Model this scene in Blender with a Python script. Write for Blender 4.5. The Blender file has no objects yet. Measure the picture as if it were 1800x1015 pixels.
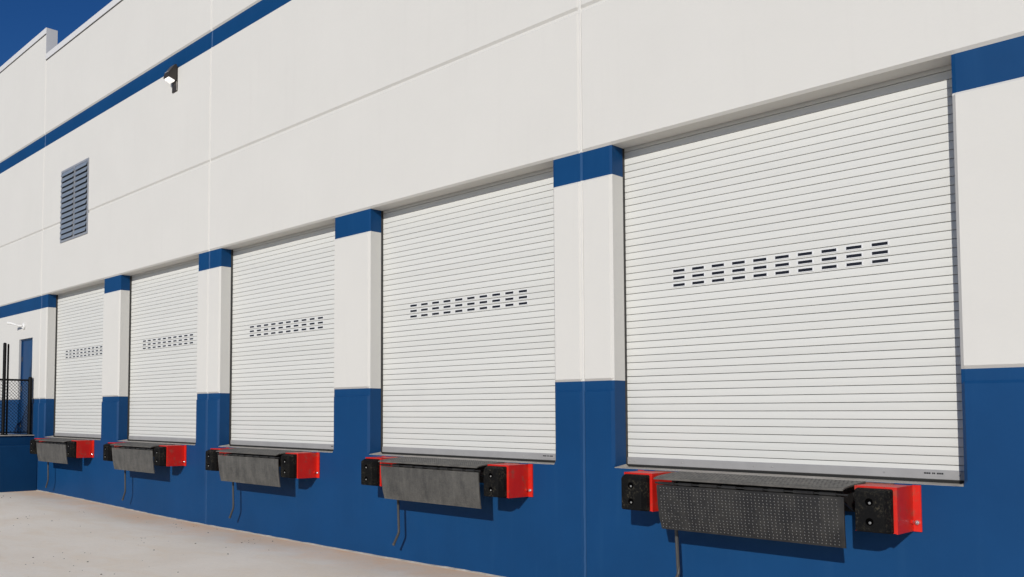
import bpy, math, random
from mathutils import Vector, Matrix
random.seed(7)
scene = bpy.context.scene
COL = scene.collection

# ------------------------------------------------------------------ camera
# solved from the photograph: wall face is the plane Y = 0 (outside is -Y), X runs along it, panel joint at X = 0
F_PX, PPX, PPY = 1567.68, 689.43, 647.38
yaw, pitch, roll = 0.8442, 0.0518, 0.0014
fwd = Vector((-math.sin(yaw)*math.cos(pitch), math.cos(yaw)*math.cos(pitch), math.sin(pitch)))
rgt = Vector((math.cos(yaw), math.sin(yaw), 0.0))
upv = rgt.cross(fwd)
r2 = rgt*math.cos(roll) + upv*math.sin(roll)
u2 = -rgt*math.sin(roll) + upv*math.cos(roll)
cam_data = bpy.data.cameras.new('camera')
cam = bpy.data.objects.new('camera', cam_data)
COL.objects.link(cam)
M = Matrix.Identity(4)
for i in range(3):
    M[i][0], M[i][1], M[i][2] = r2[i], u2[i], -fwd[i]
M[0][3], M[1][3], M[2][3] = 5.2929, -7.1982, 1.723
cam.matrix_world = M
cam_data.sensor_fit = 'HORIZONTAL'
cam_data.sensor_width = 36.0
cam_data.lens = F_PX*36.0/1800.0
cam_data.shift_x = (900.0-PPX)/1800.0
cam_data.shift_y = (PPY-507.5)/1800.0
cam_data.clip_start = 0.05
cam_data.clip_end = 3000.0
scene.camera = cam

# ------------------------------------------------------------------ sky and sun
SUN_TRAVEL = Vector((-0.44, 1.0, -0.45)).normalized()
elev = math.asin(-SUN_TRAVEL.z)
azim = math.atan2(-SUN_TRAVEL.x, -SUN_TRAVEL.y)
world = bpy.data.worlds.new('World')
scene.world = world
world.use_nodes = True
wn = world.node_tree
wn.nodes.clear()
sky = wn.nodes.new('ShaderNodeTexSky')
sky.sky_type = 'NISHITA'
sky.sun_disc = False
sky.sun_elevation = elev
sky.sun_rotation = azim
sky.altitude = 1500.0
sky.air_density = 1.0
sky.dust_density = 0.0
sky.ozone_density = 4.0
bg = wn.nodes.new('ShaderNodeBackground')
bg.inputs['Strength'].default_value = 0.092
wo = wn.nodes.new('ShaderNodeOutputWorld')
# deep clear-air blue, as through a polarising filter
hs = wn.nodes.new('ShaderNodeHueSaturation')
hs.inputs['Saturation'].default_value = 1.25
hs.inputs['Hue'].default_value = 0.512
wn.links.new(sky.outputs['Color'], hs.inputs['Color'])
wn.links.new(hs.outputs['Color'], bg.inputs['Color'])
wn.links.new(bg.outputs['Background'], wo.inputs['Surface'])
sd = bpy.data.lights.new('sun', 'SUN')
sd.energy = 5.0
sd.angle = math.radians(0.53)
sd.color = (1.0, 0.962, 0.90)
sun = bpy.data.objects.new('sun', sd)
COL.objects.link(sun)
sun.rotation_euler = SUN_TRAVEL.to_track_quat('-Z', 'Y').to_euler()
sun.location = (12, -25, 20)
vs = scene.view_settings
vs.view_transform = 'Standard'
vs.look = 'None'
vs.exposure = -0.45
vs.gamma = 1.0
vs.use_curve_mapping = False

# ------------------------------------------------------------------ materials
def new_mat(name):
    m = bpy.data.materials.new(name)
    m.use_nodes = True
    nt = m.node_tree
    b = nt.nodes['Principled BSDF']
    return m, nt, b

def node(nt, typ, **kw):
    n = nt.nodes.new(typ)
    for k, v in kw.items():
        setattr(n, k, v)
    return n

def noise(nt, vec, scale, detail=4.0, rough=0.55, dist=0.0):
    n = node(nt, 'ShaderNodeTexNoise')
    n.inputs['Scale'].default_value = scale
    n.inputs['Detail'].default_value = detail
    n.inputs['Roughness'].default_value = rough
    n.inputs['Distortion'].default_value = dist
    nt.links.new(vec, n.inputs['Vector'])
    return n.outputs['Fac']

def mapping(nt, scale=(1, 1, 1), loc=(0, 0, 0)):
    tc = node(nt, 'ShaderNodeTexCoord')
    mp = node(nt, 'ShaderNodeMapping')
    mp.inputs['Scale'].default_value = scale
    mp.inputs['Location'].default_value = loc
    geo = node(nt, 'ShaderNodeNewGeometry')
    nt.links.new(geo.outputs['Position'], mp.inputs['Vector'])
    return mp.outputs['Vector']

def ramp(nt, fac, stops):
    r = node(nt, 'ShaderNodeValToRGB')
    els = r.color_ramp.elements
    while len(els) < len(stops):
        els.new(0.5)
    for e, (p, c) in zip(els, stops):
        e.position = p
        e.color = (c[0], c[1], c[2], 1) if not isinstance(c, (int, float)) else (c, c, c, 1)
    nt.links.new(fac, r.inputs['Fac'])
    return r.outputs['Color']

def mix(nt, fac, a, b, blend='MIX'):
    m = node(nt, 'ShaderNodeMix', data_type='RGBA', blend_type=blend)
    for s, v in ((m.inputs[0], fac), (m.inputs[6], a), (m.inputs[7], b)):
        if isinstance(v, (int, float)):
            s.default_value = v
        elif isinstance(v, (tuple, list)):
            s.default_value = (v[0], v[1], v[2], 1)
        else:
            nt.links.new(v, s)
    return m.outputs[2]

def bump(nt, b, height, strength, distance):
    n = node(nt, 'ShaderNodeBump')
    n.inputs['Strength'].default_value = strength
    n.inputs['Distance'].default_value = distance
    nt.links.new(height, n.inputs['Height'])
    nt.links.new(n.outputs['Normal'], b.inputs['Normal'])

def k(c, f):
    return (c[0]*f, c[1]*f, c[2]*f)

def paint(name, col, var=0.05, rough=0.7, streak=0.0, streak_col=(0.4, 0.38, 0.34), fine=0.12, spec=0.35):
    m, nt, b = new_mat(name)
    v = mapping(nt)
    big = noise(nt, v, 0.9, 5, 0.6)
    c = ramp(nt, big, [(0.3, k(col, 1-var)), (0.7, k(col, 1+var))])
    if streak:
        vs_ = mapping(nt, (5.0, 5.0, 0.35))
        st = noise(nt, vs_, 1.6, 5, 0.6)
        f = ramp(nt, st, [(0.55, 0.0), (0.8, streak)])
        c = mix(nt, f, c, streak_col)
    sp = noise(nt, v, 38, 2, 0.5)
    f2 = ramp(nt, sp, [(0.74, 0.0), (0.80, 0.22)])
    c = mix(nt, f2, c, k(col, 0.78))
    nt.links.new(c, b.inputs['Base Color'])
    b.inputs['Roughness'].default_value = rough
    b.inputs['Specular IOR Level'].default_value = spec
    h = noise(nt, v, 5.0, 8, 0.68)
    bump(nt, b, h, fine, 0.012)
    return m

WHITE = paint('white_wall_paint', (0.582, 0.567, 0.529), 0.016, 0.8, 0.16, (0.50, 0.48, 0.45), 0.22)
BLUE = paint('blue_wall_paint', (0.0042, 0.0450, 0.136), 0.09, 0.5, 0.4, (0.011, 0.060, 0.158), 0.2, 0.15)
LANDING = paint('weathered_shaded_blue', (0.0030, 0.034, 0.100), 0.12, 0.6, 0.45, (0.012, 0.045, 0.10), 0.3, 0.12)  # wall blue darkened for weathering and for low-angle light on the side face
CAULK_W = paint('white_sealant', (0.63, 0.615, 0.58), 0.02, 0.55)
CAULK_B = paint('blue_sealant', (0.022, 0.078, 0.19), 0.1, 0.5)

def plain(name, col, rough=0.5, metal=0.0, var=0.08, scale=8.0, bumpk=0.1, spec=0.5):
    m, nt, b = new_mat(name)
    v = mapping(nt)
    f = noise(nt, v, scale, 5, 0.6)
    c = ramp(nt, f, [(0.3, k(col, 1-var)), (0.7, k(col, 1+var))])
    nt.links.new(c, b.inputs['Base Color'])
    b.inputs['Roughness'].default_value = rough
    b.inputs['Metallic'].default_value = metal
    b.inputs['Specular IOR Level'].default_value = spec
    if bumpk:
        bump(nt, b, noise(nt, v, scale*6, 4, 0.6), bumpk, 0.004)
    return m

def slat_mat():
    m, nt, b = new_mat('white_slat_enamel')
    oi = node(nt, 'ShaderNodeObjectInfo')
    base = ramp(nt, oi.outputs['Random'], [(0.0, (0.575, 0.572, 0.538)), (1.0, (0.605, 0.602, 0.567))])
    v = mapping(nt, (0.8, 1, 14.0))
    f = ramp(nt, noise(nt, v, 2.0, 5, 0.6), [(0.35, 0.0), (0.75, 0.22)])
    c = mix(nt, f, base, (0.53, 0.53, 0.51))
    v2 = mapping(nt)
    f2 = ramp(nt, noise(nt, v2, 1.4, 3, 0.5), [(0.62, 0.0), (0.8, 0.15)])
    c = mix(nt, f2, c, (0.48, 0.47, 0.445))
    nt.links.new(c, b.inputs['Base Color'])
    b.inputs['Roughness'].default_value = 0.5
    b.inputs['Specular IOR Level'].default_value = 0.35
    return m
SLAT = slat_mat()
JOINT = plain('shaded_grimy_joint', (0.14, 0.135, 0.127), 0.8, 0, 0.2)
SLOT_FRAME = plain('white_slot_bezel', (0.64, 0.64, 0.63), 0.4, 0, 0.02)
SLOT_DARK = plain('dark_slot_opening', (0.006, 0.006, 0.009), 0.35, 0, 0.1, bumpk=0)
GUIDE = plain('dark_guide_steel', (0.045, 0.043, 0.040), 0.6, 0.3)
ALU = plain('aluminium_bar', (0.315, 0.308, 0.302), 0.5, 0.15, 0.06, 6)
SCREW = plain('bright_screw', (0.75, 0.75, 0.75), 0.25, 0.9, 0.03)
HOLE = plain('bolt_hole_black', (0.0015, 0.0015, 0.0015), 1.0, 0, 0.1, bumpk=0, spec=0.0)
BOLT = plain('dull_bolt_steel', (0.34, 0.335, 0.32), 0.42, 0.7, 0.2, 60)
RUBBER_SEAL = plain('black_seal_rubber', (0.012, 0.012, 0.011), 0.7)
INK = plain('black_label_ink', (0.01, 0.01, 0.012), 0.6, bumpk=0)
LABELBG = plain('grey_label_foil', (0.33, 0.324, 0.318), 0.5, 0.15, bumpk=0)
FLASH = plain('white_cap_flashing', (0.62, 0.61, 0.595), 0.45, 0.0, 0.02, 3)
DARKGAP = plain('flashing_shadow_gap', (0.06, 0.055, 0.05), 0.8)
CONC_IN = plain('interior_concrete', (0.3, 0.29, 0.27), 0.85, 0, 0.1, 2)

def concrete_sill():
    m, nt, b = new_mat('sill_concrete')
    v = mapping(nt)
    f = noise(nt, v, 6, 7, 0.65)
    c = ramp(nt, f, [(0.3, (0.26, 0.235, 0.20)), (0.7, (0.44, 0.41, 0.365))])
    nt.links.new(c, b.inputs['Base Color'])
    b.inputs['Roughness'].default_value = 0.85
    bump(nt, b, noise(nt, v, 60, 4, 0.6), 0.3, 0.004)
    return m
SILL = concrete_sill()

def rubber():
    m, nt, b = new_mat('moulded_black_rubber')
    v = mapping(nt)
    n1 = noise(nt, v, 55, 6, 0.75)
    f = ramp(nt, n1, [(0.50, 0.0), (0.66, 0.85)])
    n2 = noise(nt, v, 7, 3, 0.5)
    f2 = ramp(nt, n2, [(0.44, 0.0), (0.62, 1.0)])
    ff = node(nt, 'ShaderNodeMath', operation='MULTIPLY')
    nt.links.new(f, ff.inputs[0]); nt.links.new(f2, ff.inputs[1])
    c = mix(nt, ff.outputs[0], (0.0065, 0.0065, 0.0066), (0.075, 0.066, 0.046))
    nt.links.new(c, b.inputs['Base Color'])
    b.inputs['Roughness'].default_value = 0.7
    b.inputs['Specular IOR Level'].default_value = 0.06
    bump(nt, b, n1, 0.5, 0.006)
    return m
RUBBER = rubber()

def red_paint():
    m, nt, b = new_mat('red_enamel_steel')
    v = mapping(nt)
    big = noise(nt, v, 4.0, 5, 0.6)
    c = ramp(nt, big, [(0.3, (0.47, 0.011, 0.006)), (0.7, (0.60, 0.017, 0.008))])
    n1 = noise(nt, v, 9, 6, 0.7)
    f = ramp(nt, n1, [(0.54, 0.0), (0.63, 0.9)])
    c = mix(nt, f, c, (0.36, 0.05, 0.03))
    n2 = noise(nt, v, 26, 5, 0.7)
    f2 = ramp(nt, n2, [(0.66, 0.0), (0.71, 1.0)])
    c = mix(nt, f2, c, (0.12, 0.05, 0.03))
    nt.links.new(c, b.inputs['Base Color'])
    b.inputs['Roughness'].default_value = 0.42
    b.inputs['Specular IOR Level'].default_value = 0.4
    bump(nt, b, noise(nt, v, 30, 4, 0.6), 0.12, 0.004)
    return m
RED = red_paint()

def rust():
    m, nt, b = new_mat('rusty_steel')
    v = mapping(nt)
    c = ramp(nt, noise(nt, v, 22, 7, 0.7), [(0.3, (0.07, 0.045, 0.035)), (0.55, (0.17, 0.075, 0.04)), (0.75, (0.27, 0.19, 0.14))])
    nt.links.new(c, b.inputs['Base Color'])
    b.inputs['Roughness'].default_value = 0.85
    return m
RUST = rust()

def plate(name, dark, dust, lo, hi, tread=True, seed=0.0):
    m, nt, b = new_mat(name)
    v = mapping(nt, (1, 1, 1), (seed, 0, 0))
    vs_ = mapping(nt, (7.0, 7.0, 1.6), (seed, 0, 0))
    n1 = noise(nt, vs_, 1.5, 6, 0.65)
    n2 = noise(nt, v, 5.0, 7, 0.7)
    add = node(nt, 'ShaderNodeMath', operation='ADD')
    nt.links.new(n1, add.inputs[0]); nt.links.new(n2, add.inputs[1])
    half = node(nt, 'ShaderNodeMath', operation='MULTIPLY')
    nt.links.new(add.outputs[0], half.inputs[0]); half.inputs[1].default_value = 0.5
    f = ramp(nt, half.outputs[0], [(lo, 0.0), (hi, 1.0)])
    c = mix(nt, f, dark, dust)
    n3 = noise(nt, v, 70, 3, 0.6)
    c = mix(nt, ramp(nt, n3, [(0.45, 0.0), (0.75, 0.35)]), c, k(dust, 1.25))
    nt.links.new(c, b.inputs['Base Color'])
    b.inputs['Roughness'].default_value = 0.6
    b.inputs['Metallic'].default_value = 0.25
    bump(nt, b, n3, 0.3, 0.004)
    return m
PLATE_CLEAN = plate('black_tread_steel', (0.011, 0.011, 0.012), (0.040, 0.038, 0.034), 0.44, 0.64)
PLATE_DUSTY = plate('dusty_tread_steel', (0.060, 0.058, 0.055), (0.175, 0.165, 0.145), 0.38, 0.60, seed=3.0)
DECK_MAT = plate('grey_deck_steel', (0.055, 0.052, 0.049), (0.145, 0.135, 0.117), 0.36, 0.62, seed=9.0)
STUD = plain('worn_bright_steel', (0.62, 0.61, 0.59), 0.32, 0.8, 0.1)
STUD_DULL = plain('dull_tread_steel', (0.10, 0.097, 0.09), 0.5, 0.4, 0.15)
BLACKSTEEL = plain('black_bracket_steel', (0.022, 0.022, 0.022), 0.5, 0.2)
ROD = plain('grey_rod_steel', (0.07, 0.068, 0.065), 0.5, 0.4)
FENCE = plain('black_vinyl_coating', (0.0055, 0.0055, 0.006), 0.5, 0, 0.1, spec=0.12)
DOORBLUE = plain('blue_door_enamel', (0.006, 0.042, 0.125), 0.35, 0, 0.04, 2, 0.03)
BRONZE = plain('dark_bronze_housing', (0.05, 0.042, 0.034), 0.45, 0.3, 0.1)
PLASTIC_W = plain('white_lamp_plastic', (0.72, 0.71, 0.68), 0.4, 0, 0.03)
GALV = plain('galvanised_frame', (0.36, 0.37, 0.39), 0.45, 0.4, 0.1, 12)
BLADE = plain('blue_grey_louvre_metal', (0.20, 0.24, 0.29), 0.42, 0.15, 0.08, 9)

def lens_mat():
    m, nt, b = new_mat('lit_lamp_lens')
    b.inputs['Base Color'].default_value = (0.9, 0.88, 0.84, 1)
    b.inputs['Roughness'].default_value = 0.3
    b.inputs['Emission Color'].default_value = (1.0, 0.95, 0.9, 1)
    b.inputs['Emission Strength'].default_value = 0.9
    return m
LENS = lens_mat()

def ground_mat():
    m, nt, b = new_mat('yard_concrete')
    v = mapping(nt)
    big = noise(nt, v, 0.55, 6, 0.6, 0.4)
    c = ramp(nt, big, [(0.3, (0.76, 0.69, 0.585)), (0.5, (0.81, 0.76, 0.665)), (0.72, (0.84, 0.80, 0.715))])
    # clay wash left by rain in a strip along the wall
    geo = node(nt, 'ShaderNodeNewGeometry')
    sep = node(nt, 'ShaderNodeSeparateXYZ')
    nt.links.new(geo.outputs['Position'], sep.inputs[0])
    wob = noise(nt, v, 1.3, 5, 0.65)
    ma = node(nt, 'ShaderNodeMath', operation='MULTIPLY_ADD')
    nt.links.new(wob, ma.inputs[0]); ma.inputs[1].default_value = 0.9
    ys = node(nt, 'ShaderNodeMath', operation='MULTIPLY')
    nt.links.new(sep.outputs['Y'], ys.inputs[0]); ys.inputs[1].default_value = 0.55
    nt.links.new(ys.outputs[0], ma.inputs[2])
    st = ramp(nt, ma.outputs[0], [(0.0, 0.10), (0.12, 0.30), (0.30, 0.62), (0.50, 0.95)])
    c = mix(nt, st, c, (0.86, 0.56, 0.33))
    mid = noise(nt, mapping(nt, (1.0, 2.2, 1.0)), 1.1, 6, 0.62, 0.6)
    c = mix(nt, ramp(nt, mid, [(0.48, 0.0), (0.68, 0.50)]), c, (0.77, 0.645, 0.49))
    fine = noise(nt, v, 26, 4, 0.6)
    c = mix(nt, ramp(nt, fine, [(0.4, 0.0), (0.75, 0.28)]), c, (0.64, 0.60, 0.54))
    pit = noise(nt, v, 42, 2, 0.5)
    c = mix(nt, ramp(nt, pit, [(0.735, 0.0), (0.76, 0.6)]), c, (0.22, 0.19, 0.16))
    nt.links.new(c, b.inputs['Base Color'])
    b.inputs['Roughness'].default_value = 0.8
    b.inputs['Specular IOR Level'].default_value = 0.3
    bump(nt, b, noise(nt, v, 14, 7, 0.7), 0.18, 0.01)
    return m
GROUND = ground_mat()
PEBBLE = plain('dark_pebble', (0.10, 0.085, 0.07), 0.9, 0, 0.4, 20)

# ------------------------------------------------------------------ mesh helpers
class MB:
    def __init__(self):
        self.v, self.f, self.m = [], [], []
    def quad(self, pts, mat=0):
        n = len(self.v)
        self.v += [tuple(p) for p in pts]
        self.f.append(tuple(range(n, n+len(pts))))
        self.m.append(mat)
    def box(self, x0, x1, y0, y1, z0, z1, mat=0):
        n = len(self.v)
        self.v += [(x0, y0, z0), (x1, y0, z0), (x1, y1, z0), (x0, y1, z0), (x0, y0, z1), (x1, y0, z1), (x1, y1, z1), (x0, y1, z1)]
        for q in ((0, 3, 2, 1), (4, 5, 6, 7), (0, 1, 5, 4), (1, 2, 6, 5), (2, 3, 7, 6), (3, 0, 4, 7)):
            self.f.append(tuple(n+i for i in q)); self.m.append(mat)
    def bevbox(self, x0, x1, y0, y1, z0, z1, b, mat=0):
        # box whose edges towards -Y are bevelled
        self.loft([[(x0, y1, z0), (x1, y1, z0), (x1, y1, z1), (x0, y1, z1)],
                   [(x0, y0+b, z0), (x1, y0+b, z0), (x1, y0+b, z1), (x0, y0+b, z1)],
                   [(x0+b, y0, z0+b), (x1-b, y0, z0+b), (x1-b, y0, z1-b), (x0+b, y0, z1-b)]], mat)
    def loft(self, rings, mat=0, cap=True):
        n = len(self.v); c = len(rings[0])
        for r in rings:
            self.v += [tuple(p) for p in r]
        for i in range(len(rings)-1):
            for j in range(c):
                a, b = n+i*c+j, n+i*c+(j+1) % c
                self.f.append((a, b, b+c, a+c)); self.m.append(mat)
        if cap:
            self.f.append(tuple(n+j for j in reversed(range(c)))); self.m.append(mat)
            self.f.append(tuple(n+(len(rings)-1)*c+j for j in range(c))); self.m.append(mat)
    def prism_x(self, prof, x0, x1, mat=0):
        self.loft([[(x0, y, z) for y, z in prof], [(x1, y, z) for y, z in prof]], mat)
    def tube(self, pts, r, n=8, mat=0):
        pts = [Vector(p) for p in pts]
        rings = []
        ref = Vector((0.3, 0.2, 0.9)).normalized()
        for i, p in enumerate(pts):
            t = (pts[min(i+1, len(pts)-1)]-pts[max(i-1, 0)]).normalized()
            a = t.cross(ref if abs(t.dot(ref)) < 0.95 else Vector((1, 0, 0))).normalized()
            bb = t.cross(a)
            rr = r[i] if isinstance(r, (list, tuple)) else r
            rings.append([p+(a*math.cos(2*math.pi*q/n)+bb*math.sin(2*math.pi*q/n))*rr for q in range(n)])
        self.loft(rings, mat)
    def dome(self, c, r, d, axis='y', n=10, mat=0):
        # low button towards -Y
        rings = []
        for t in (0.0, 0.35, 0.7, 0.95):
            rr = r*math.cos(t*math.pi/2); h = d*math.sin(t*math.pi/2)
            rings.append([(c[0]+rr*math.cos(2*math.pi*q/n), c[1]-h, c[2]+rr*math.sin(2*math.pi*q/n)) for q in range(n)])
        self.loft(rings, mat)
    def mesh(self, name, mats):
        me = bpy.data.meshes.new(name)
        me.from_pydata(self.v, [], self.f)
        for mt in (mats if isinstance(mats, (list, tuple)) else [mats]):
            me.materials.append(mt)
        me.polygons.foreach_set('material_index', self.m)
        me.update()
        import bmesh
        bm = bmesh.new(); bm.from_mesh(me)
        bmesh.ops.recalc_face_normals(bm, faces=bm.faces[:]) if len(bm.faces) < 200000 else None
        bm.to_mesh(me); bm.free()
        return me
    def build(self, name, mats, parent=None, loc=(0, 0, 0)):
        return link(name, self.mesh(name, mats), parent, loc)

def link(name, me, parent=None, loc=(0, 0, 0)):
    o = bpy.data.objects.new(name, me)
    COL.objects.link(o)
    o.location = loc
    if parent is not None:
        o.parent = parent
    return o

def empty(name, loc=(0, 0, 0)):
    o = bpy.data.objects.new(name, None)
    o.empty_display_size = 0.2
    COL.objects.link(o)
    o.location = loc
    return o

def tag(o, label=None, cat=None, group=None, kind=None):
    if label: o['label'] = label
    if cat: o['category'] = cat
    if group: o['group'] = group
    if kind: o['kind'] = kind
    return o

def copy_tree(o, parent=None):
    c = o.copy()
    COL.objects.link(c)
    c.parent = parent
    for ch in o.children:
        copy_tree(ch, c)
    return c

# ------------------------------------------------------------------ dimensions
W = 7.2294            # panel width, joint to joint
PH, QH = 0.3546, 0.3669   # half widths of the joint pillar and of the mid-panel pillar
SILLZ = 1.22
HEAD = 4.3257
WB = 0.20             # inner end of the jambs
CURT = 0.24           # curtain face
def bay_range(i):     # i = 0 nearest the camera
    if i % 2 == 0:
        kk = i//2
        return (-kk*W+PH, -kk*W+W/2-QH)
    kk = (i-1)//2
    return (-kk*W-W/2+QH, -kk*W-PH)
BAYS = [bay_range(i) for i in range(5)]
DOOR_X = (-15.76, -14.91)
LAND_Z = 1.25
DOOR_TOP = 3.43

# ------------------------------------------------------------------ ground
def smooth_interp(x, tab):
    if x <= tab[0][0]: return tab[0][1]
    for (a, za), (b, zb) in zip(tab, tab[1:]):
        if x <= b:
            t = (x-a)/(b-a); t = t*t*(3-2*t)
            return za+(zb-za)*t
    return tab[-1][1]
GT = [(-30, 0.05), (-14.44, 0.055), (-7.24, -0.02), (-3.1, -0.017), (-1.14, 0.003), (3, 0.0), (30, 0.0)]
def gz(x, y):
    f = 1.0 if y > -1.5 else max(0.0, 1-(-1.5-y)/6.0)
    return smooth_interp(x, GT)*f
def axis_pts(lo, hi, fine_lo, fine_hi, step):
    p = []; q = fine_lo; s = step
    while q > lo:
        p.append(q); s *= 1.7; q -= s
    p.append(lo); p.reverse()
    q = fine_lo+step
    while q < fine_hi:
        p.append(q); q += step
    s = step; q = fine_hi
    while q < hi:
        p.append(q); s *= 1.7; q += s
    p.append(hi)
    return p
gx = axis_pts(-900, 900, -24, 12, 0.5)
gy = axis_pts(-900, 900, -12, 1.0, 0.5)
g = MB()
for x in gx:
    for y in gy:
        g.v.append((x, y, gz(x, y)))
ny = len(gy)
for i in range(len(gx)-1):
    for j in range(ny-1):
        a = i*ny+j
        g.f.append((a, a+ny, a+ny+1, a+1)); g.m.append(0)
ground = g.build('ground', GROUND)
tag(ground, 'pale concrete yard with orange clay stain along the blue wall', 'ground', kind='structure')

# ------------------------------------------------------------------ building: precast panels
bld = empty('warehouse_building', (-7.0, 0.1, 0.0))
tag(bld, 'white precast concrete warehouse with blue base, blue bands and roll-up dock doors', 'building')
BL = Vector(bld.location)
def bpart(mb, name, mats, parent=bld):
    o = mb.build(name, mats, parent)
    if parent is bld:
        o.location = -BL
    return o

ROWS = [(-0.4, 0), (1.2, 0), (SILLZ, 0), (1.262, 0), (1.945, 0), (1.966, .02), (2.05, .02), (2.073, 0), (DOOR_TOP, 0), (4.02, 0), (4.04, .02),
        (HEAD, .02), (4.35, 0), (5.742, 0), (5.760, .020), (5.784, .020), (5.811, 0), (7.628, 0), (7.6515, .022), (7.927, .022), (7.952, 0)]
BLUE_ROWS = lambda z: z < 2.045 or 4.035 < z < HEAD-.01 or 7.65 < z < 7.92
CH = 0.026

def panel(x0, x1, openings, ztop, man_door=None, cap_h=0.13, thick=0.235):
    rows = [r for r in ROWS if not (man_door is None and r[0] == DOOR_TOP)] + [(ztop, 0)]
    # columns: (x, y offset, openings-only flag)
    cols = [(x0+.009, .022, False), (x0+.030, 0, False), (x1-.030, 0, False), (x1-.009, .022, False)]
    for (a, b) in openings:
        cols += [(a-CH, 0, False), (a, CH, True), (b, CH, True), (b+CH, 0, False)]
    if man_door:
        cols += [(man_door[0], 0, False), (man_door[1], 0, False)]
    cols.sort(key=lambda c: c[0])
    def yv(ci, ri):
        x, yo, op = cols[ci]; z, ry = rows[ri]
        if op and not (1.25 < z <= HEAD):
            yo = 0
        return max(yo, ry)
    def open_at(xm, zm):
        for (a, b) in openings:
            if a < xm < b and SILLZ < zm < HEAD: return True
        if man_door and man_door[0] < xm < man_door[1] and SILLZ < zm < DOOR_TOP: return True
        return False
    white = MB(); base = MB(); bands = {}
    for ri in range(len(rows)-1):
        z0, z1 = rows[ri][0], rows[ri+1][0]
        isb = BLUE_ROWS(z0)
        for ci in range(len(cols)-1):
            xa, xb = cols[ci][0], cols[ci+1][0]
            if open_at((xa+xb)/2, (z0+z1)/2): continue
            if not isb: mb = white
            elif z0 < 2.045: mb = base
            elif z0 < 5:
                seg = sum(1 for (a, b) in openings if a < (xa+xb)/2)
                mb = bands.setdefault(('low', seg), MB())
            else: mb = bands.setdefault(('high', 0), MB())
            mb.quad([(xa, yv(ci, ri), z0), (xb, yv(ci+1, ri), z0), (xb, yv(ci+1, ri+1), z1), (xa, yv(ci, ri+1), z1)])
        # reveals
        for oi, (a, b) in enumerate(openings):
            if SILLZ <= z0 and z1 <= HEAD+1e-6:
                for side, xx in ((0, a), (1, b)):
                    ci = [c[0] for c in cols].index(xx)
                    mb = white if not isb else (base if z0 < 2.045 else bands.setdefault(('low', oi+side), MB()))
                    mb.quad([(xx, yv(ci, ri), z0), (xx, WB, z0), (xx, WB, z1), (xx, yv(ci, ri+1), z1)])
        if man_door and SILLZ <= z0 and z1 <= DOOR_TOP+1e-6:
            for xx in man_door:
                ci = [c[0] for c in cols].index(xx)
                (base if isb else white).quad([(xx, yv(ci, ri), z0), (xx, .13, z0), (xx, .13, z1), (xx, yv(ci, ri+1), z1)])
    for (a, b) in openings:
        white.quad([(a, .02, HEAD), (b, .02, HEAD), (b, WB+.02, HEAD), (a, WB+.02, HEAD)])
    if man_door:
        white.quad([(man_door[0], 0, DOOR_TOP), (man_door[1], 0, DOOR_TOP), (man_door[1], .13, DOOR_TOP), (man_door[0], .13, DOOR_TOP)])
    # back of the panel, ends and top
    xs = sorted([x0+.006, x1-.006] + [e for o in openings for e in o])
    for a, b in zip(xs, xs[1:]):
        op = any(o[0]-1e-6 <= a and b <= o[1]+1e-6 for o in openings)
        if op:
            white.quad([(a, WB, -.4), (b, WB, -.4), (b, WB, SILLZ-.02), (a, WB, SILLZ-.02)])
            white.quad([(a, WB+.02, HEAD), (b, WB+.02, HEAD), (b, thick, 4.6), (a, thick, 4.6)])
            white.quad([(a, thick, 4.6), (b, thick, 4.6), (b, thick, ztop), (a, thick, ztop)])
        else:
            white.quad([(a, WB, -.4), (b, WB, -.4), (b, WB, 4.6), (a, WB, 4.6)])
            white.quad([(a, thick, 4.6), (b, thick, 4.6), (b, thick, ztop), (a, thick, ztop)])
    white.quad([(x0+.006, 0, ztop), (x1-.006, 0, ztop), (x1-.006, thick, ztop), (x0+.006, thick, ztop)])
    for xx in (x0+.006, x1-.006):
        white.quad([(xx, .022, -.4), (xx, thick, -.4), (xx, thick, ztop), (xx, .022, ztop)])
    p = bpart(white, 'wall_panel', WHITE)
    o = base.build('painted_base', BLUE, p)
    o['label'] = 'deep blue painted lower part of the wall'
    for kk, mb in bands.items():
        mb.build('painted_band', BLUE, p)
    # cap flashing along the top
    fl = MB()
    fl.prism_x([(-.014, ztop-cap_h+.02), (-.014, ztop+.02), (thick+.012, ztop+.01), (thick+.012, ztop-.1), (thick+.002, ztop-.1), (thick+.002, ztop+.002), (-.002, ztop+.004), (-.002, ztop-cap_h+.02)], x0+.003, x1-.003)
    fl.build('cap_flashing', FLASH, p)
    gp = MB(); gp.box(x0+.01, x1-.01, -.006, .004, ztop-cap_h-.002, ztop-cap_h+.018)  # solid dark strip painted in as the shadow line under the flashing
    gp.build('drip_shadow', DARKGAP, p)
    return p

P0 = panel(0, W, [BAYS[0]], 9.73)
P1 = panel(-W, 0, [BAYS[2], BAYS[1]], 9.73)
P2 = panel(-2*W, -W, [BAYS[4], BAYS[3]], 9.73)
P3 = panel(-3*W, -2*W, [], 10.34, man_door=DOOR_X)
# exposed end of the taller parapet
e = MB(); e.box(-2*W-.004, -2*W+.004, -.008, .243, 9.76, 10.355)
e.build('parapet_end', FLASH, P3)

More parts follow.
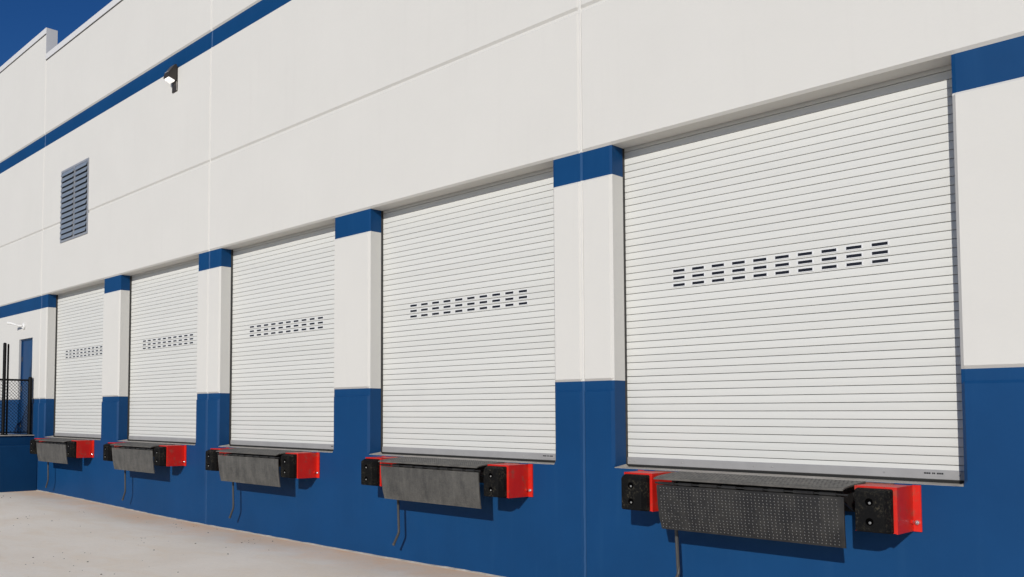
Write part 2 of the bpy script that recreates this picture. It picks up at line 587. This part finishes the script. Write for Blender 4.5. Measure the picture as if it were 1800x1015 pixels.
# sealant in the joints
for kk, pn in ((0, P1), (1, P2), (2, P3)):
    jx = -kk*W
    segs = [(-0.3, 2.05, CAULK_B), (2.05, 4.04, CAULK_W), (4.04, HEAD, CAULK_B), (HEAD, 7.6515, CAULK_W), (7.6515, 7.927, CAULK_B), (7.927, 9.62, CAULK_W)]
    for z0, z1, mt in segs:
        c = MB(); n = max(2, int((z1-z0)/.09)); pts = []
        for i in range(n+1):
            z = z0+(z1-z0)*i/n
            pts.append((jx+random.uniform(-.0025, .0025), .018+random.uniform(-.002, .002), z))
        for a, b in zip(pts, pts[1:]):
            c.loft([[(q[0]-.015, .024, q[2]), (q[0]-.010, q[1]-.004, q[2]), (q[0]+.006, q[1]-.007, q[2]), (q[0]+.015, .024, q[2])] for q in (a, b)], 0, False)
        c.build('joint_sealant', mt, pn)

# rest of the shell (behind the facade)
sh = MB(); sh.box(-3*W, W, .24, 18, 8.9, 9.1); bpart(sh, 'roof', CONC_IN)
sh = MB(); sh.box(-3*W, W, 18.001, 18.2, -.3, 9.3); bpart(sh, 'back_wall', WHITE)
for a, b in ((-3*W-.21, -3*W-.001), (W+.001, W+.21)):
    sh = MB(); sh.box(a, b, .0, 18.2, -.3, 9.4); bpart(sh, 'side_wall', WHITE)
sh = MB(); sh.box(-3*W, W, .45, 18, .9, SILLZ-.01); bpart(sh, 'floor_slab', CONC_IN)

# concrete door sills
for (a, b) in BAYS:
    s = MB()
    s.prism_x([(0.003, SILLZ-.06), (0.003, SILLZ-.008), (0.012, SILLZ+.001), (.46, SILLZ+.006), (.46, SILLZ-.06)], a+.002, b-.002)
    # mortar fillets that flare up the jambs
    for xx, sg in ((a, 1), (b, -1)):
        s.loft([[(xx+sg*.002, .006, SILLZ+.001), (xx+sg*.055, .006, SILLZ+.001), (xx+sg*.002, .008, SILLZ+.006)],
                [(xx+sg*.002, .20, SILLZ+.001), (xx+sg*.03, .20, SILLZ+.004), (xx+sg*.002, .20, SILLZ+.03)]])
    bpart(s, 'door_sill', SILL)

# ------------------------------------------------------------------ roll-up doors (parts of the building)
PITCH = 0.06675
SEAM0 = 1.3538
LEN = BAYS[0][1]-BAYS[0][0]
def slat_mesh():
    s = MB()
    y = CURT
    prof = [(y+.024, -.001), (y+.0165, 0.0), (y+.0160, .0036), (y+.0012, .0042), (y-.0002, .0065), (y-.0016, .034), (y-.0004, .0638), (y+.0012, .0656), (y+.0155, .0662), (y+.024, .0662)]
    s.prism_x(prof, -LEN/2-.05, LEN/2+.05)
    # the hinge joint between two slats is painted dark for its shadow gap and grime
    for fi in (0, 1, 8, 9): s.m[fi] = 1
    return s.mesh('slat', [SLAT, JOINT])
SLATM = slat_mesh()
def slot_mesh():
    s = MB()
    y = CURT-.0016
    w, h = .0585, .0122
    o = .011
    # bezel ring, then the dark opening set back inside it
    outer = [(-w-o, -h-.007), (w+o, -h-.007), (w+o, h+.007), (-w-o, h+.007)]
    inner = [(-w, -h), (w, -h), (w, h), (-w, h)]
    ring = lambda pts, yy: [(p[0], yy, p[1]) for p in pts]
    s.loft([ring(outer, y+.004), ring(outer, y-.0025), ring(inner, y-.0030), ring(inner, y+.0005)], 0, False)
    s.quad(ring(inner, y-.0008), 1)
    return s.mesh('vent_slot', [SLOT_FRAME, SLOT_DARK])
SLOTM = slot_mesh()
def bar_mesh():
    s = MB()
    y = CURT
    s.prism_x([(y-.012, 1.250), (y-.012, 1.309), (y-.006, 1.318), (y+.02, 1.318), (y+.02, 1.246), (y-.006, 1.246)], -LEN/2-.03, LEN/2+.03)
    return s.mesh('bottom_bar', ALU)
BARM = bar_mesh()
s = MB(); s.prism_x([(CURT-.002, 1.2255), (CURT-.006, 1.2455), (CURT+.018, 1.2455), (CURT+.014, 1.2255)], -LEN/2-.02, LEN/2+.02)
SEALM = s.mesh('rubber_seal', RUBBER_SEAL)
s = MB(); s.dome((0, 0, 0), .0065, .004); SCREWM = s.mesh('screw', BOLT)
s = MB()
s.box(-.065, .075, -.0012, 0, -.016, .016, 0)
xx = -.064
for wd in (.014, .012, .013, 0, .008, .010, 0, .013, .012, .013):
    if wd == 0:
        xx += .009; continue
    s.box(xx, xx+wd, -.0022, -.0013, -.001, .011, 1); xx += wd+.0022
TAGM = s.mesh('bar_label', [LABELBG, INK])
s = MB(); s.box(-.062, -.0008, .2055, .2375, SILLZ+.006, 4.5); GUIDEM = s.mesh('guide_rail', GUIDE)

for bi, (a, b) in enumerate(BAYS):
    cx = (a+b)/2
    rd = empty('rolling_door', Vector((cx, CURT, SILLZ))-BL)
    rd.parent = bld
    off = Vector((0, -CURT, -SILLZ))
    n = 47
    for i in range(-1, n):
        z0 = SEAM0+i*PITCH
        if i == -1:
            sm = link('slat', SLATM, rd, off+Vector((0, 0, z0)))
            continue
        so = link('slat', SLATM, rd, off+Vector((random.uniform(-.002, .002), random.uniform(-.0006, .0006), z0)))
        # each slat sits a little differently in the guides
        so.rotation_euler.y = random.gauss(0, .00025)
        tilt = random.gauss(0, .005)
        if 22 <= i <= 26:
            tilt = 0.0; so.location.y = off.y; so.rotation_euler.y = 0.0
        so.rotation_euler.x = tilt
        so.location.z -= CURT*math.sin(tilt)
    link('bottom_bar', BARM, rd, off)
    link('rubber_seal', SEALM, rd, off)
    link('guide_rail', GUIDEM, rd, off+Vector((-LEN/2, 0, 0)))
    gr = link('guide_rail', GUIDEM, rd, off+Vector((LEN/2+.063, 0, 0)))
    for row in range(3):
        zc = SEAM0+(23+row)*PITCH+.0345-.0
        for cc in range(10):
            link('vent_slot', SLOTM, rd, off+Vector(((cc-4.5)*.1928-.01, 0, zc-.0)))
    for xs in (-1.425, -1.37, -.87, -.19, -.03, .85, 1.36):
        link('screw', SCREWM, rd, off+Vector((xs, CURT-.012, 1.282)))
    link('bar_label', TAGM, rd, off+Vector((1.19, CURT-.0122, 1.286)))

# ------------------------------------------------------------------ man door, louvre (parts of the building)
md = MB()
md.box(DOOR_X[0]+.03, DOOR_X[1]-.03, .07, .115, LAND_Z+.01, DOOR_TOP-.03)
mdo = bpart(md, 'door', DOORBLUE)
f = MB()
f.box(DOOR_X[0]+.001, DOOR_X[0]+.029, .045, .125, LAND_Z, DOOR_TOP-.001)
f.box(DOOR_X[1]-.029, DOOR_X[1]-.001, .045, .125, LAND_Z, DOOR_TOP-.001)
f.box(DOOR_X[0]+.0295, DOOR_X[1]-.0295, .045, .125, DOOR_TOP-.029, DOOR_TOP-.001)
f.build('door_frame', DOORBLUE, mdo)
for z in (1.45, 2.3, 2.98):
    h = MB(); h.tube([(DOOR_X[0]+.034, .062, z-.055), (DOOR_X[0]+.034, .062, z+.055)], .011, 8)
    h.build('hinge', ROD, mdo)
h = MB()
h.box(DOOR_X[1]-.13, DOOR_X[1]-.075, .062, .0695, 2.2, 2.42)
h.tube([(DOOR_X[1]-.1, .062, 2.30), (DOOR_X[1]-.1, .01, 2.30), (DOOR_X[1]-.22, .005, 2.30)], .01, 8)
h.build('handle', GALV, mdo)

LX0, LX1, LZ0, LZ1 = -13.39, -11.985, 5.335, 6.87
lv = MB()
t = .045
lv.box(LX0, LX1, -.018, .012, LZ1-t, LZ1)
lv.box(LX0, LX1, -.018, .012, LZ0, LZ0+t)
lv.box(LX0, LX0+t, -.0175, .012, LZ0+t, LZ1-t)
lv.box(LX1-t, LX1, -.0175, .012, LZ0+t, LZ1-t)
xm = (LX0+LX1)/2
lv.box(xm-.028, xm+.028, -.0165, .012, LZ0+t, LZ1-t)
# shallow dark box behind the blades, standing proud of the wall face
lo = bpart(lv, 'louvre', GALV)
bk = MB(); bk.box(LX0+t, LX1-t, -.0035, -.0015, LZ0+t, LZ1-t); bk.build('louvre_back', SLOT_DARK, lo)
nb = 13
hh = (LZ1-LZ0-2*t)/nb
for i in range(nb):
    z = LZ0+t+i*hh
    for xa, xb in ((LX0+t+.035, xm-.029), (xm+.029+.03, LX1-t-.002)):
        b_ = MB()
        b_.prism_x([(-.046, z+.010), (-.050, z+.014), (-.014, z+hh-.004), (-.009, z+hh-.006)], xa, xb)
        b_.build('blade', BLADE, lo)
    for xx in (LX0+t+.002, xm-.020):
        b_ = MB()
        b_.prism_x([(-.044, z+.030), (-.044, z+.060), (-.019, z+.085), (-.019, z+.02)], xx, xx+.028)
        b_.build('blade_clip', GALV, lo)

# ------------------------------------------------------------------ dock levelers
def leveler():
    root = empty('dock_leveler', (0, 0, SILLZ))
    off = Vector((0, 0, -SILLZ))
    def part(mb, name, mats, parent=root):
        return mb.build(name, mats, parent, off if parent is root else (0, 0, 0))
    BX = 1.123
    for sg in (-1, 1):
        bx0, bx1 = (-BX, -BX+.285) if sg < 0 else (BX-.285, BX)
        m = MB()
        th = .010
        # open red steel box: side plates, top plate, front plate, wall flanges
        for xa in (bx0, bx1-th):
            m.box(xa, xa+th, -.318, -.004, .880, 1.2105)
        m.box(bx0+th+.0005, bx1-th-.0005, -.308, -.003, 1.199, 1.2095)
        m.box(bx0+th+.0005, bx1-th-.0005, -.317, -.308, .884, 1.1985)
        if sg > 0: m.box(bx1+.0005, bx1+.055, -.014, -.003, .878, 1.214)
        else: m.box(bx0-.055, bx0-.0005, -.014, -.003, .878, 1.214)
        bo = part(m, 'bumper_box', RED)
        fx = bx1+.03 if sg > 0 else bx0-.03
        for z in (.945,):
            b_ = MB(); b_.tube([(fx, -.014, z), (fx, -.03, z)], .017, 6); b_.dome((fx, -.03, z), .010, .012)
            b_.build('bolt', SCREW, bo)
            sx = bx1 if sg > 0 else bx0-.012
            b_ = MB(); b_.tube([(sx, -.055, z+.005), (sx+.014, -.055, z+.005)], .014, 6)
            b_.build('bolt', RED, bo)
        # rubber block
        cx = (bx0+bx1)/2-.005
        rb = MB()
        hw = .122; z0, z1 = .882, 1.196
        yb, yf = -.3185, -.425
        def ring(w, za, zb, y, c):
            return [(cx-w+c, y, za), (cx+w-c, y, za), (cx+w, y, za+c), (cx+w, y, zb-c), (cx+w-c, y, zb), (cx-w+c, y, zb), (cx-w, y, zb-c), (cx-w, y, za+c)]
        rb.loft([ring(hw, z0, z1, yb, .008), ring(hw-.002, z0+.002, z1-.004, yb-.045, .010), ring(hw-.024, z0+.010, z1-.024, yf+.004, .010), ring(hw-.030, z0+.016, z1-.030, yf, .010)])
        ro = part(rb, 'rubber_bumper', RUBBER)
        for z in (.965, 1.105):
            hb = MB()
            # recessed hole drawn as a dark cup with a bright bolt end in it
            n = 14
            rg = lambda r, y: [(cx+r*math.cos(6.2832*q/n), y, z+r*math.sin(6.2832*q/n)) for q in range(n)]
            hb.loft([rg(.027, yf-.001), rg(.0258, yf-.003), rg(.0235, yf-.003), rg(.0225, yf-.0008)], 0, False)
            hb.f.append(tuple(range(len(hb.v)-n, len(hb.v)))); hb.m.append(0)
            hb.build('bolt_hole', HOLE, ro)
            hb = MB(); hb.tube([(cx+.004, yf-.001, z-.007), (cx+.004, yf-.005, z-.007)], .0095, 6, 0)
            hb.dome((cx+.004, yf-.005, z-.007), .006, .005)
            hb.build('bolt', BOLT, ro)
    # deck plate: rises from the hinge to the sill
    DX0, DX1 = -.745, .805
    d = MB()
    nseg = 6
    prof = [(-.446, 1.184), (-.40, 1.197), (-.30, 1.207), (-.20, 1.214), (-.10, 1.2195), (-.02, 1.2225)]
    top = prof; bot = [(y, z-.011) for y, z in reversed(prof)]
    d.prism_x(top+bot, DX0, DX1)
    dk = part(d, 'deck_plate', DECK_MAT)
    st = MB()
    nx = 50
    for r_ in range(9):
        y = -.415+r_*.045
        zz = None
        for (ya, za), (yb2, zb2) in zip(prof, prof[1:]):
            if ya <= y <= yb2: zz = za+(zb2-za)*(y-ya)/(yb2-ya); sl = (zb2-za)/(yb2-ya)
        if zz is None: continue
        for c in range(nx):
            x = DX0+.02+(DX1-DX0-.04)*(c+(.5 if r_ % 2 else 0))/nx
            if x > DX1-.01: continue
            dx, dy = (.011, .004) if (c+r_) % 2 else (.004, .011)
            st.v += [(x-dx, y-dy*.2, zz+.0005), (x+dx*.2, y-dy, zz+.0005-dy*sl), (x+dx, y+dy*.2, zz+.0005), (x-dx*.2, y+dy, zz+.0005+dy*sl), (x, y, zz+.0042)]
            n = len(st.v)-5
            for q in range(4):
                st.f.append((n+q, n+(q+1) % 4, n+4)); st.m.append(0)
    tr = part(st, 'deck_tread', STUD_DULL); tr['kind'] = 'stuff'
    # rust-stained steel edge between the deck and the sill
    ru = MB(); ru.box(-.84, .84, -.052, -.004, 1.170, 1.2045); ru.box(-1.0, 1.0, -.018, -.0035, 1.2055, 1.2165)
    part(ru, 'sill_angle', RUST)
    # hanging lip
    lp = MB()
    LXa, LXb = -.735, .800
    lprof = [(-.418, 1.126), (-.412, 1.04), (-.403, .95), (-.391, .85), (-.372, .752)]
    front = lprof; back = [(y+.014, z) for y, z in reversed(lprof)]
    ins = [0.0, .0, .002, .006, .018]
    ringL = []; 
    full = front+back; insf = ins+ins[::-1]
    lp.loft([[(LXa+i_, y, z) for (y, z), i_ in zip(full, insf)], [(LXb-.012*(1-(z-.752)/.396), y, z) for (y, z) in full]])
    lip = part(lp, 'lip_plate', PLATE_DUSTY)
    sp = MB()
    random.seed(11)
    rows_, cols_ = 15, 48
    for r_ in range(rows_):
        tt = (r_+.6)/rows_
        z = 1.118-.355*tt
        for (ya, za), (yb2, zb2) in zip(lprof, lprof[1:]):
            if zb2 <= z <= za:
                y = ya+(yb2-ya)*(z-za)/(zb2-za); sl = (yb2-ya)/(zb2-za)
        for c in range(cols_):
            x = LXa+.035+(LXb-LXa-.06)*(c+.5*(r_ % 2)*0)/cols_
            if random.random() < (.03 + .35*max(0, .5-c/cols_)*tt*2): continue
            dx, dz = (.0036, .0046)
            x += .004*(r_ % 2)
            sp.v += [(x-dx*.3, y-.0006-dz*sl*-1, z+dz), (x-dx, y-.0006, z+dz*.2), (x+dx*.3, y-.0006-dz*sl, z-dz), (x+dx, y-.0006, z-dz*.2), (x, y-.0046, z)]
            n = len(sp.v)-5
            for q in range(4):
                sp.f.append((n+q, n+(q+1) % 4, n+4)); sp.m.append(0)
    lt = part(sp, 'lip_tread', STUD_DULL); lt['kind'] = 'stuff'
    # hinge knuckles and rod
    for i in range(8):
        x0 = LXa+.02+i*.192
        h = MB(); h.tube([(x0, -.420, 1.143), (x0+(.12 if i % 2 else .15), -.420, 1.143)], .0125, 8)
        part(h, 'hinge_knuckle', BLACKSTEEL if i % 2 else PLATE_CLEAN)
    h = MB(); h.tube([(LXa-.012, -.415, 1.143), (LXb+.03, -.415, 1.143)], .007, 8); part(h, 'hinge_pin', BLACKSTEEL)
    # brackets that carry the deck
    for x in (-.60, -.2, .25, .735, .84):
        b_ = MB(); b_.prism_x([(-.004, 1.165), (-.36, 1.155), (-.33, 1.10), (-.10, 1.0), (-.004, 1.0)], x, x+.012)
        part(b_, 'bracket', BLACKSTEEL)
    b_ = MB(); b_.box(-.83, .83, -.016, -.0035, .985, 1.169); part(b_, 'back_plate', BLACKSTEEL)
    # lift handle that hangs under the lip
    h = MB()
    h.tube([(-.70, -.19, 1.10), (-.695, -.185, .80), (-.683, -.18, .42), (-.681, -.18, .355), (-.692, -.182, .325), (-.755, -.188, .215)], .0150, 8)
    ho = part(h, 'lift_handle', ROD)
    h = MB(); h.tube([(-.755, -.188, .215), (-.766, -.189, .196)], [.0175, .0175], 8); h.build('handle_tip', STUD_DULL, ho)
    return root

LV0 = leveler()
labels = ['dock leveler with clean black studded lip plate and bright worn tread dots',
          'dusty dock leveler with red bumper boxes, fourth from the fenced landing',
          'dusty dock leveler with red bumper boxes, middle one of the five along the wall',
          'dusty dock leveler with red bumper boxes, second from the fenced landing',
          'dusty dock leveler with red bumper boxes beside the blue fenced landing']
DUSTS = [plate('dusty_lip_steel_%d' % i, (0.040+.006*i, 0.039+.006*i, 0.037+.005*i), (0.118+.010*i, 0.112+.009*i, 0.10+.008*i), .36, .62, seed=5.3*i) for i in range(4)]
# the clean one gets its own finish
levs = [LV0]+[copy_tree(LV0) for _ in range(4)]
for i, lv_ in enumerate(levs):
    a, b = BAYS[i]
    lv_.location.x = (a+b)/2
    tag(lv_, labels[i], 'dock leveler', 'dock levelers under the roll-up doors')
    for ch in lv_.children:
        nm = ch.name.split('.')[0]
        if nm == 'lip_plate':
            ch.material_slots[0].link = 'OBJECT'
            ch.material_slots[0].material = PLATE_CLEAN if i == 0 else DUSTS[i-1]
        if nm == 'lip_tread' and i == 0:
            ch.material_slots[0].link = 'OBJECT'
            ch.material_slots[0].material = STUD

# ------------------------------------------------------------------ landing with fence
ld = empty('concrete_landing', (-16.6, -1.2, 0))
LO = -Vector(ld.location)
m = MB()
m.prism_x([(-2.6, -.3), (-2.6, LAND_Z-.006), (-.004, LAND_Z-.006), (-.004, -.3)], -19.0, -14.70)
core = m.build('landing_core', LANDING, ld, LO)
m = MB()
m.loft([[(x, y, -.3), (x, y, 1.02), (x-dx, y, 1.036), (-14.699, y, 1.036), (-14.699, y, -.3)] for x, y, dx in ((-14.47, -2.6, .02), (-14.47, -.004, .02))])
m.build('footing', LANDING, ld, LO)
m = MB()
m.box(-19.0, -14.665, -2.62, -.004, LAND_Z-.0055, LAND_Z+.012)
m.build('top_slab', SILL, ld, LO)
tag(ld, 'dark blue painted concrete landing with pale top edge under the fence', 'landing')

FX = -14.80
fe = empty('chain_link_fence', (FX, -1.2, LAND_Z+.012))
FO = -Vector(fe.location)
TOPZ = 2.50
def fpost(x, y, r, ztop, name='post'):
    m = MB()
    m.tube([(x, y, LAND_Z+.0125), (x, y, ztop-.02), (x, y, ztop)], [r, r, r*.6], 10)
    m.tube([(x, y, LAND_Z+.0126), (x, y, LAND_Z+.03)], r*1.5, 10)
    return m.build(name, FENCE, fe, FO)
fpost(FX, -.068, .046, TOPZ+.04)
fpost(FX, -.63, .037, 3.27)
fpost(FX-.03, -.545, .021, 3.25)
fpost(FX, -.86, .03, 3.2)
fpost(FX, -2.5, .036, TOPZ+.03)
for z, nm in ((TOPZ-.035, 'top_rail'), (LAND_Z+.07, 'bottom_rail')):
    m = MB(); m.tube([(FX, -.07, z), (FX, -2.5, z)], .021 if nm == 'top_rail' else .012, 10)
    m.build(nm, FENCE, fe, FO)
m = MB(); m.tube([(FX+.02, -.11, LAND_Z+.05), (FX+.02, -.11, TOPZ-.05)], .010, 6); m.build('tension_bar', FENCE, fe, FO)
m = MB()
ya, yb, za, zb = -2.46, -.10, LAND_Z+.06, TOPZ-.04
D = .072
def clip(y0, sgn):
    pts = []
    for zz in (za, zb):
        pass
    # line y = y0 + sgn*(z-za)
    lo_, hi_ = za, zb
    if sgn > 0:
        lo_ = max(lo_, za+(ya-y0)); hi_ = min(hi_, za+(yb-y0))
    else:
        lo_ = max(lo_, za+(y0-yb)); hi_ = min(hi_, za+(y0-ya))
    return (lo_, hi_)
q = ya-(zb-za)
while q < yb+(zb-za):
    for sg in (1, -1):
        lo_, hi_ = clip(q, sg)
        if hi_-lo_ > .03:
            m.tube([(FX+.022+.003*sg, q+sg*(lo_-za), lo_), (FX+.022+.003*sg, q+sg*(hi_-za), hi_)], .0042, 4)
    q += D
mf = m.build('wire_mesh', FENCE, fe, FO)
mf['kind'] = 'stuff'
tag(fe, 'black chain link fence with posts on the blue landing', 'fence')

# ------------------------------------------------------------------ wall lamps
lp = empty('wall_pack_light', (-8.415, 0, 7.24))
O = -Vector(lp.location)
m = MB(); m.bevbox(-8.50, -8.33, -.022, -.001, 7.235, 7.66, .008); m.build('back_plate', BRONZE, lp, O)
m = MB()
m.loft([[(x, y, z) for y, z in ((-.023, 7.69), (-.06, 7.685), (-.165, 7.535), (-.18, 7.45), (-.025, 7.405))] for x in (-8.505, -8.325)])
hd = m.build('housing', BRONZE, lp, O)
m = MB(); m.box(-8.47, -8.36, -.172, -.158, 7.535, 7.547); m.build('trim_strip', GALV, lp, O)
m = MB()
m.loft([[(x, y, z) for y, z in ((-.05, 7.4115), (-.165, 7.445), (-.15, 7.415), (-.065, 7.382))] for x in (-8.49, -8.34)])
m.build('lens', LENS, lp, O)
tag(lp, 'dark bronze wall pack light with lit lens below the blue band', 'wall light')

sl = empty('emergency_light', (-15.45, 0, 3.72))
O = -Vector(sl.location)
m = MB(); n = 14
for rr in ((.085, -.001), (.085, -.03), (.06, -.05)):
    pass
m.loft([[(-15.45+r_*math.cos(6.2832*q_/n), y, 3.72+r_*math.sin(6.2832*q_/n)) for q_ in range(n)] for r_, y in ((.075, -.001), (.075, -.025), (.05, -.045))])
m.build('base', PLASTIC_W, sl, O)
m = MB(); m.tube([(-15.45, -.05, 3.72), (-15.52, -.11, 3.735), (-15.60, -.15, 3.75)], .018, 8); m.build('arm', PLASTIC_W, sl, O)
m = MB(); m.tube([(-15.58, -.14, 3.75), (-15.68, -.20, 3.785), (-15.78, -.26, 3.80)], [.018, .028, .032], 10); m.build('lamp_head', PLASTIC_W, sl, O)
tag(sl, 'small white round wall lamp above the blue steel door', 'wall light')

# ------------------------------------------------------------------ bead of sealant at the wall foot and grit on the yard
m = MB()
xs = [-14.46+.12*i for i in range(int((W+14.4)/.12))]
pts = [(x, gz(x, -.01)) for x in xs]
m.loft([[(x, -.001, z-.02), (x, -.014-random.uniform(0, .006), z-.02), (x, -.012-random.uniform(0, .006), z+.004), (x, -.001, z+.012+random.uniform(0, .006))] for x, z in pts])
bpart(m, 'foot_sealant', SILL)

m = MB()
random.seed(5)
def pebble(x, y, r):
    z = gz(x, y)
    n = len(m.v)
    a0 = random.uniform(0, 6.28)
    for t_, rr in ((0.0, 1.0), (.45, .85)):
        for q_ in range(5):
            a_ = a0+q_*1.2566
            rq = r*rr*random.uniform(.75, 1.2)
            m.v.append((x+rq*math.cos(a_), y+rq*math.sin(a_), z-.001+r*t_))
    m.v.append((x, y, z+r*.7))
    for q_ in range(5):
        q1 = (q_+1) % 5
        m.f.append((n+q_, n+q1, n+5+q1, n+5+q_)); m.m.append(0)
        m.f.append((n+5+q_, n+5+q1, n+10)); m.m.append(0)
for _ in range(95):
    cx_, cy_ = random.uniform(-15, 1), -random.uniform(.2, 6.0)
    for _2 in range(random.choice((1, 1, 2, 4, 9))):
        pebble(cx_+random.gauss(0, .3), min(-.08, cy_+random.gauss(0, .22)), random.choice((.005, .006, .008, .009, .013)))
pb = m.build('gravel', PEBBLE)
tag(pb, 'scattered dark grit lying on the pale concrete yard', 'gravel', kind='stuff')
